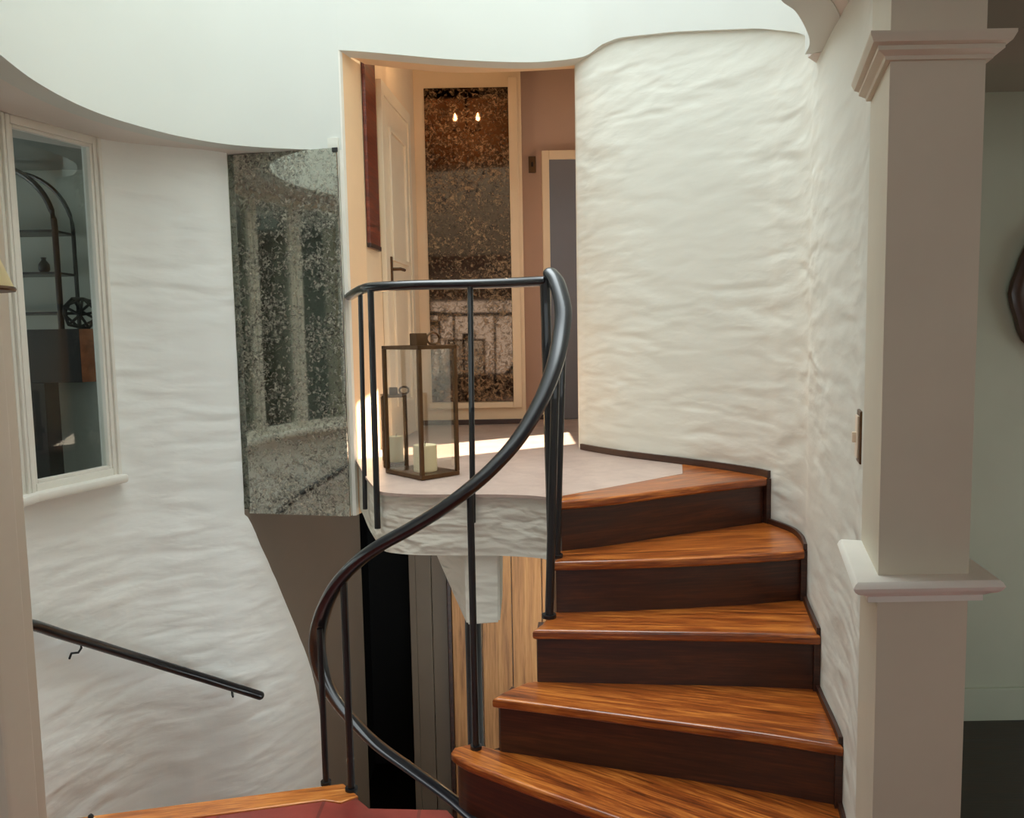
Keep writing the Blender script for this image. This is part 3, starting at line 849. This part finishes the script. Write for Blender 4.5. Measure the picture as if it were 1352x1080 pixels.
# ------------------------------------------------------------------ lanterns on the landing
def lantern(name, label, P0, ux, uy, w, d, h, post, mat, capr, ring, candles, group='glass lanterns on the landing'):
    """P0 front corner; ux, uy plan unit vectors of the two sides"""
    t = thing(name, label, 'lantern', (P0[0]+(ux[0]*w+uy[0]*d)/2, P0[1]+(ux[1]*w+uy[1]*d)/2, LZ), group)
    T = Matrix(((ux[0], uy[0], 0, P0[0]), (ux[1], uy[1], 0, P0[1]), (0, 0, 1, LZ), (0, 0, 0, 1)))
    bm = bmesh.new(); add_box(bm, (0, 0, 0), (w, d, .018), .003, T); obj('base', bm, mat, t)
    bm = bmesh.new()
    for x in (0, w-post):
        for y in (0, d-post): add_box(bm, (x, y, .018), (x+post, y+post, h-post), .0015, T)
    for x in (0, w-post): add_box(bm, (x, 0, h-post), (x+post, d, h), .0015, T)
    for y in (0, d-post): add_box(bm, (0, y, h-post), (w, y+post, h), .0015, T)
    fr_ = obj('frame', bm, mat, t)
    for lo, hi in (((post, post*.4, .02), (w-post, post*.4+.002, h-post)), ((post, d-post*.4-.002, .02), (w-post, d-post*.4, h-post)),
                   ((post*.4, post, .02), (post*.4+.002, d-post, h-post)), ((w-post*.4-.002, post, .02), (w-post*.4, d-post, h-post))):
        bm = bmesh.new(); add_box(bm, lo, hi, 0, T); obj('pane', bm, M['lanternglass'], fr_)
    c = T @ Vector((w/2, d/2, h))
    bm = bmesh.new()
    add_box(bm, (w/2-post/2, 0, h-post), (w/2+post/2, d, h-post*.3), .001, T)
    s = capr
    add_box(bm, (w/2-s, d/2-s, h-.004), (w/2+s, d/2+s, h+ring*.85), .004, T)
    cap_ = obj('cap', bm, mat, t)
    bm = bmesh.new()
    n = 18
    add_tube(bm, [c+Vector((ux[0]*ring*1.25+ring*.55*math.cos(2*PI*i/n)*ux[0], ux[1]*ring*1.25+ring*.55*math.cos(2*PI*i/n)*ux[1], ring*.45+ring*.42*math.sin(2*PI*i/n))) for i in range(n+1)], .0035+ring*.03, None, 8)
    obj('ring_handle', bm, mat, cap_)
    for k, (fx, fy, r, hh, lab) in enumerate(candles):
        p = T @ Vector((w*fx, d*fy, .019))
        cd = thing('pillar_candle', lab, 'candle', p, 'pillar candles in the lanterns')
        bm = bmesh.new(); add_lathe(bm, [(r*.97, 0), (r, .004), (r, hh-.006), (r*.95, hh), (r*.6, hh-.006), (.002, hh-.010)], p, 24); obj('wax', bm, M['candle'], cd)
        bm = bmesh.new(); add_tube(bm, [p+Vector((0, 0, hh-.012)), p+Vector((.002, 0, hh+.012))], .0015, None, 6); obj('wick', bm, M['wick'], cd)
    return t
def unit(a, b):
    n = math.hypot(b[0]-a[0], b[1]-a[1]); return ((b[0]-a[0])/n, (b[1]-a[1])/n)
ux = unit((-.384, 3.39), (-.233, 3.52)); uy = (-ux[1], ux[0])
lantern('candle_lantern', 'large bronze framed glass lantern standing at the landing edge behind the rail', (-.384, 3.395), ux, uy, .20, .285, .565, .016, M['bronze'], .028, .062,
        [(.45, .36, .052, .115, 'wide ivory pillar candle inside the large bronze lantern')])
ux2 = unit((0, 0), (.98, .2)); uy2 = (-ux2[1], ux2[0])
lantern('candle_lantern', 'small bronze lantern in the corner behind the large lantern', (-.598, 3.745), ux2, uy2, .115, .115, .335, .011, M['bronze'], .020, .040,
        [(.55, .5, .033, .12, 'slim ivory candle inside the small bronze lantern')])

# ------------------------------------------------------------------ lower hall under the landing
bm = bmesh.new()
add_box(bm, (-.63, 5.04, LOW), (1.4, 5.16, .72)); add_box(bm, (-1.1, 5.04, .50), (-.63, 5.16, .72))
struct('wall_lower', bm, M['paint'])
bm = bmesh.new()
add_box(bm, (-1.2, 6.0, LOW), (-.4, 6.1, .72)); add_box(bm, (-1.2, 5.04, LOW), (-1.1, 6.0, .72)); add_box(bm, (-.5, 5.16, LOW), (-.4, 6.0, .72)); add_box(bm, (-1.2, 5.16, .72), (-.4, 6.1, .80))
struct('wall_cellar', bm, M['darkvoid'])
bm = bmesh.new(); add_box(bm, (-2.4, 2.2, LOW-.1), (1.4, 6.1, LOW))
struct('floor_lower', bm, M['darkfloor'])
bm = bmesh.new(); add_box(bm, (1.18, 2.9, LOW), (1.30, 3.4, .70)); add_box(bm, (1.18, 4.8, LOW), (1.30, 5.1, .70)); add_box(bm, (1.18, 3.4, LOW), (1.30, 4.8, -.38)); add_box(bm, (1.18, 3.4, .54), (1.30, 4.8, .70))  # opening added to let sky light onto the lower left wall
struct('wall_under', bm, M['paint'])
bm = bmesh.new(); add_box(bm, (1.30, 3.25, .56), (2.75, 6.0, .61))  # unseen slab added to keep sun out of the lower opening
struct('slab_sun_block', bm, M['paint'])
bm = bmesh.new()
add_box(bm, (-.665, 5.0, LOW), (-.625, 5.055, .60), .004); add_box(bm, (-.99, 5.02, .46), (-.625, 5.05, .50), .004)
struct('door_1', bm, M['greydoor'])
ld = thing('lower_door', 'grey brown plank door beside the dark opening under the landing', 'door', (-.52, 5.02, LOW))
bm = bmesh.new()
for x0, x1 in ((-.625, -.528), (-.524, -.43)): add_box(bm, (x0, 5.005, LOW+.01), (x1, 5.038, .62), .004)
obj('door_leaf', bm, M['greydoor'], ld)
bm = bmesh.new()
add_box(bm, (-.427, 4.975, LOW), (-.404, 5.038, .66), .003)
struct('trim_6', bm, M['skirt'])
bm = bmesh.new()
x = -.402
while x < 1.1:
    w = .19
    add_box(bm, (x, 5.0, LOW), (x+w-.005, 5.039, .70), .005); x += w
struct('trim_7', bm, M['boards'])

# ------------------------------------------------------------------ sunroom seen through the casements
bm = bmesh.new()
add_box(bm, (-5.0, 5.1, LOW), (-1.0, 5.2, 2.65))
struct('wall_sunroom', bm, M['adjwall'])
bm = bmesh.new()
add_box(bm, (-5.1, -.2, LOW), (-5.0, 1.6, 2.65)); add_box(bm, (-5.1, 4.6, LOW), (-5.0, 5.2, 2.65)); add_box(bm, (-5.1, 1.6, LOW), (-5.0, 4.6, .9)); add_box(bm, (-5.1, 1.6, 2.1), (-5.0, 4.6, 2.65))
add_box(bm, (-5.1, -.3, LOW), (-2.7, -.2, 2.65))
struct('wall_garden', bm, M['adjwall'])
bm = bmesh.new(); add_prism(bm, [(-5, -.2), (-2.75, -.2), (-2.75, 1.6), (-1.9, 1.95), (-2.16, 2.6), (-2.13, 3.3), (-1.96, 3.9), (-1.55, 4.16), (-1.55, 5.1), (-5, 5.1)], 2.60, 2.68)
struct('ceiling_sunroom', bm, M['adjceil'])
bm = bmesh.new(); add_prism(bm, [(-5, -.2), (-2.75, -.2), (-2.75, 1.6), (-1.9, 1.95), (-2.16, 2.6), (-2.13, 3.3), (-1.96, 3.9), (-1.55, 4.16), (-1.55, 5.1), (-5, 5.1)], .10, .18)
struct('floor_sunroom', bm, M['darkfloor'])
bm = bmesh.new(); add_prism(bm, [(-1.55, 4.16), (-1.55, 5.1), (-1.47, 5.1), (-1.47, 4.16)], .0, 2.65)
struct('wall_partition', bm, M['adjwall'])
# cabinet on a black stand
cb = thing('wall_cabinet', 'black fronted cabinet with rusty orange side seen through the window', 'cabinet', (-2.4, 4.35, 1.34))
bm = bmesh.new(); add_box(bm, (-2.62, 4.28, 1.345), (-2.245, 4.50, 1.625), .004); obj('body', bm, M['black'], cb)
bm = bmesh.new(); add_prism(bm, [(-2.245, 4.28), (-2.160, 4.33), (-2.160, 4.50), (-2.245, 4.50)], 1.347, 1.623); obj('side_panel', bm, M['copper'], cb)
bm = bmesh.new(); add_box(bm, (-2.60, 4.27, .18), (-2.44, 4.45, 1.346), .004); obj('stand', bm, M['black'], cb)
pn = obj('half_wall', None or (lambda b: (add_box(b, (-2.44, 4.40, .18), (-1.95, 4.52, 1.345), .004), b)[1])(bmesh.new()), M['greypanel'])
tag(pn, 'pale grey panel standing under the black and orange cabinet', 'panel')
# wire globe on top
wg = thing('wire_globe', 'dark geometric wire globe resting on the black cabinet', 'ornament', (-2.28, 4.36, 1.63))
ico = bmesh.new(); bmesh.ops.create_icosphere(ico, subdivisions=1, radius=.092)
bmesh.ops.transform(ico, matrix=Matrix.Rotation(.5, 4, 'X') @ Matrix.Rotation(.4, 4, 'Y'), verts=ico.verts[:])
zmin = min(v.co.z for v in ico.verts)
ctr = Vector((-2.285, 4.385, 1.630-zmin))
bm = bmesh.new()
for e in ico.edges: add_tube(bm, [ctr+e.verts[0].co, ctr+e.verts[1].co], .0075, None, 6)
ico.free()
obj('wires', bm, M['iron'], wg)
# arched shelf
sh = thing('arched_shelf', 'arched black metal shelf unit behind the window glass', 'shelf', (-3.0, 4.85, .18))
bm = bmesh.new()
xr, xl, zs = -2.618, -3.32, 2.22; rr = (xr-xl)/2; xm = (xr+xl)/2
pth = [(xr, 4.80, .18), (xr, 4.80, 1.2)]+[(xm+rr*math.cos(a*PI/24), 4.80, zs+rr*math.sin(a*PI/24)) for a in range(25)]+[(xl, 4.80, 1.2), (xl, 4.80, .18)]
add_tube(bm, pth, .017, None, 10)
pth = [(p[0], 5.0, p[2]) for p in pth]; add_tube(bm, pth, .012, None, 10)
obj('frame', bm, M['iron'], sh)
for z in (2.19, 1.95, 1.72, 1.2, .7):
    bm = bmesh.new(); add_box(bm, (xl, 4.79, z), (xr, 5.01, z+.014), .002); obj('shelf', bm, M['iron'], sh)
for z, px in ((1.964, -2.74),):
    t = thing('small_vase', 'small dark vase on the arched metal shelf', 'vase', (px, 4.88, z))
    bm = bmesh.new(); add_lathe(bm, [(.02, 0), (.032, .02), (.03, .05), (.012, .075), (.016, .09)], (px, 4.88, z), 16); obj('body', bm, M['black'], t)
# leafy plant that shows in the foxed mirror
pl = thing('potted_plant', 'bushy green potted plant in the sunroom, reflected in the grey mirror', 'plant', (-3.1, 2.6, .18))
bm = bmesh.new(); add_lathe(bm, [(.14, 0), (.18, .30), (.195, .30), (.195, .34), (.17, .34), (.165, .30)], (-3.1, 2.6, .18), 24); obj('pot', bm, M['terracotta_pot'], pl)
bm = bmesh.new(); add_lathe(bm, [(.162, 0), (.10, .015), (.01, .02)], (-3.1, 2.6, .475), 20); obj('soil', bm, M['wick'], pl)
bm = bmesh.new()
for i in range(340):
    a = random.uniform(0, 2*PI); z = .6+1.05*random.random(); r = (.12+.34*math.sin(min(1, (z-.5)/1.1)*PI*.85))*math.sqrt(random.random())
    c = Vector((-3.1+r*math.cos(a), 2.6+r*math.sin(a), .18+z))
    d = Vector((math.cos(a), math.sin(a), random.uniform(-.5, .7))).normalized(); s_ = d.cross(Vector((0, 0, 1))).normalized()
    Ln = random.uniform(.07, .13); w = Ln*.22
    vs = [bm.verts.new(c+q) for q in (Vector((0, 0, 0)), d*Ln*.45+s_*w+Vector((0, 0, .01)), d*Ln-Vector((0, 0, .02)), d*Ln*.45-s_*w+Vector((0, 0, .01)))]
    bm.faces.new((vs[0], vs[1], vs[2])); bm.faces.new((vs[0], vs[2], vs[3]))
fo = obj('foliage', bm, M['leaf'], pl)
bm = bmesh.new()
for i in range(9):
    a = i*2.4; add_tube(bm, [(-3.1+.03*math.cos(a), 2.6+.03*math.sin(a), .48), (-3.1+.08*math.cos(a), 2.6+.08*math.sin(a), .95), (-3.1+.2*math.cos(a), 2.6+.2*math.sin(a), 1.5)], .006, None, 6)
obj('stem', bm, M['skirt'], pl)

# ------------------------------------------------------------------ side room at the right
ov = thing('oval_mirror', 'oval mirror in a carved dark wood frame at the right edge', 'mirror', (2.17, 3.08, 1.67))
n = 40
bm = bmesh.new()
pts = [(2.155+.27*math.cos(2*PI*i/n), 3.075, 1.672+.262*math.sin(2*PI*i/n)) for i in range(n)]
for ring_r, hw in ((.262, .028),):
    prev = None; first = None
    for i in range(n+1):
        a = 2*PI*i/n
        wob = 1+.02*math.cos(10*a)
        ring = []
        for j in range(10):
            b = 2*PI*j/10
            rad = .262*wob+.030*math.cos(b)
            ring.append(bm.verts.new((2.155+rad*math.cos(a), 3.076-.022*math.sin(b), 1.672+rad*1.0*math.sin(a))))
        if prev:
            for j in range(10): bm.faces.new((prev[j], prev[(j+1) % 10], ring[(j+1) % 10], ring[j]))
        prev = ring
bmesh.ops.remove_doubles(bm, verts=bm.verts[:], dist=.0005)
uvl(bm)
obj('frame', bm, M['ovalwood'], ov)
bm = bmesh.new()
vs = [bm.verts.new((2.155+.245*math.cos(2*PI*i/n), 3.082, 1.672+.245*math.sin(2*PI*i/n))) for i in range(n)]
f = bm.faces.new(vs); r = bmesh.ops.extrude_face_region(bm, geom=[f]); bmesh.ops.translate(bm, vec=(0, .014, 0), verts=[v for v in r['geom'] if isinstance(v, bmesh.types.BMVert)])
obj('mirror_glass', bm, M['mirror_c'], ov)

# light switch on the stair wall beside the column
sw = thing('light_switch', 'brass edged ivory light switch plate on the stair wall beside the column', 'switch', (.86, 2.01, 1.29))
T, L = seg_frame2((.8665, 2.035), (.845, 1.965))
bm = bmesh.new(); add_box(bm, (0, -.004, 1.226), (L, .006, 1.356), .003, T); obj('plate', bm, M['bronze'], sw)
bm = bmesh.new(); add_box(bm, (.012, -.009, 1.238), (L-.012, -.003, 1.344), .003, T); ins = obj('insert', bm, M['switch'], sw)
bm = bmesh.new(); add_box(bm, (L/2-.006, -.018, 1.276), (L/2+.006, -.006, 1.302), .002, T); obj('toggle', bm, M['switch'], ins)
# tiny finial at the lower left floor edge
t = thing('floor_knob', 'tiny black knob on a white ring at the lower left floor edge', 'knob', (-1.40, 2.53, 0))
bm = bmesh.new(); add_lathe(bm, [(.016, 0), (.016, .006), (.011, .010), (.006, .012)], (-1.395, 2.530, 0.0), 16); obj('ring', bm, M['trim'], t)
bm = bmesh.new(); add_lathe(bm, [(.005, 0), (.009, .006), (.009, .012), (.004, .018)], (-1.395, 2.530, .010), 14); obj('ball', bm, M['black'], t)

# ------------------------------------------------------------------ light
SKYK = 1.0
w = bpy.data.worlds.new('sky'); SC.world = w; w.use_nodes = True
nt = w.node_tree; nt.nodes.clear()
bg = nt.nodes.new('ShaderNodeBackground'); ou = nt.nodes.new('ShaderNodeOutputWorld')
bg.inputs['Color'].default_value = (.88, .968, .985, 1)
tc = nt.nodes.new('ShaderNodeTexCoord'); sp = nt.nodes.new('ShaderNodeSeparateXYZ')
nt.links.new(tc.outputs['Generated'], sp.inputs[0])
rp_ = nt.nodes.new('ShaderNodeValToRGB'); cr = rp_.color_ramp     # bright zenith added to light the low walls, dimmer sky lower down
SKY = [(0.0, 3.4), (.3, 3.2), (.6, 1.7), (.86, 2.0), (.94, 8.0), (1.0, 12.0)]
while len(cr.elements) > 1: cr.elements.remove(cr.elements[-1])
for i, (p_, v) in enumerate(SKY):
    e = cr.elements[0] if i == 0 else cr.elements.new(p_)
    e.position = p_; e.color = (v/12, v/12, v/12, 1)
nt.links.new(sp.outputs['Z'], rp_.inputs['Fac'])
ml = nt.nodes.new('ShaderNodeMath'); ml.operation = 'MULTIPLY'; ml.inputs[1].default_value = 12*SKYK
nt.links.new(rp_.outputs['Color'], ml.inputs[0]); nt.links.new(ml.outputs[0], bg.inputs['Strength'])
nt.links.new(bg.outputs[0], ou.inputs[0])

def light(name, typ, loc, rot=(0, 0, 0), **k):
    d = bpy.data.lights.new(name, typ)
    for a, b in k.items():
        if a == 'portal': d.cycles.is_portal = True
        else: setattr(d, a, b)
    o = bpy.data.objects.new(name, d); COL.objects.link(o); o.location = loc; o.rotation_euler = rot
    return o
def aim(o, tgt):
    o.rotation_euler = (Vector(tgt)-o.location).to_track_quat('-Z', 'Y').to_euler()
# sky portals in the wall and roof openings
light('skylight_portal', 'AREA', (-.25, 3.1, TOP-.01), (0, 0, 0), shape='RECTANGLE', size=2.9, size_y=2.6, portal=True)
p = light('front_window_portal', 'AREA', (-.15, -2.62, 1.45), (PI/2, 0, 0), shape='RECTANGLE', size=2.3, size_y=1.2, portal=True); aim(p, (-.15, 0, 1.45))
p = light('garden_window_portal', 'AREA', (-5.02, 3.1, 1.5), (0, 0, 0), shape='RECTANGLE', size=3.0, size_y=1.2, portal=True); aim(p, (-2, 3.1, 1.5))
p = light('hall_window_portal', 'AREA', (1.41, 5.32, 2.25), (0, 0, 0), shape='RECTANGLE', size=.6, size_y=1.2, portal=True); aim(p, (0, 5.32, 2.25))
p = light('added_opening_portal', 'AREA', (1.31, 4.1, .08), (0, 0, 0), shape='RECTANGLE', size=1.4, size_y=.92, portal=True); aim(p, (0, 4.1, .08))
p = light('room_window_portal', 'AREA', (XR+.11, 2.375, .8), (0, 0, 0), shape='RECTANGLE', size=1.15, size_y=1.35, portal=True); aim(p, (1, 2.375, .8))
sun = light('sun', 'SUN', (6, 8, 8), energy=30, angle=.01, color=(1, .86, .68)); aim(sun, Vector((6, 8, 8))+Vector((-1.0, -.60, -.75)))
light('lower_hall_lamp', 'POINT', (.35, 4.3, -.1), energy=1.6, color=(1, .72, .42), shadow_soft_size=.06)

# ------------------------------------------------------------------ camera
f_, pit, rol, E_ = 1080.0, .0924, -.0186, 1.56
fwd = Vector((0, math.cos(pit), -math.sin(pit))); up = Vector((0, math.sin(pit), math.cos(pit))); rt = Vector((1, 0, 0))
rt2 = rt*math.cos(rol)+up*math.sin(rol); up2 = -rt*math.sin(rol)+up*math.cos(rol)
cd = bpy.data.cameras.new('camera'); cam = bpy.data.objects.new('camera', cd); COL.objects.link(cam)
mat = Matrix((rt2, up2, -fwd)).transposed().to_4x4(); mat.translation = Vector((0, 0, E_)); cam.matrix_world = mat
cd.sensor_fit = 'HORIZONTAL'; cd.sensor_width = 36; cd.lens = f_/1352*36; cd.clip_start = .02
SC.camera = cam
SC.view_settings.view_transform = 'Standard'; SC.view_settings.look = 'None'; SC.view_settings.gamma = 1
SC.view_settings.use_curve_mapping = False
SC.view_settings.exposure = 0.0
SC.cycles.use_denoising = True
SC.cycles.max_bounces = 10; SC.cycles.diffuse_bounces = 6; SC.cycles.glossy_bounces = 5; SC.cycles.transparent_max_bounces = 12
SC.cycles.sample_clamp_indirect = 6
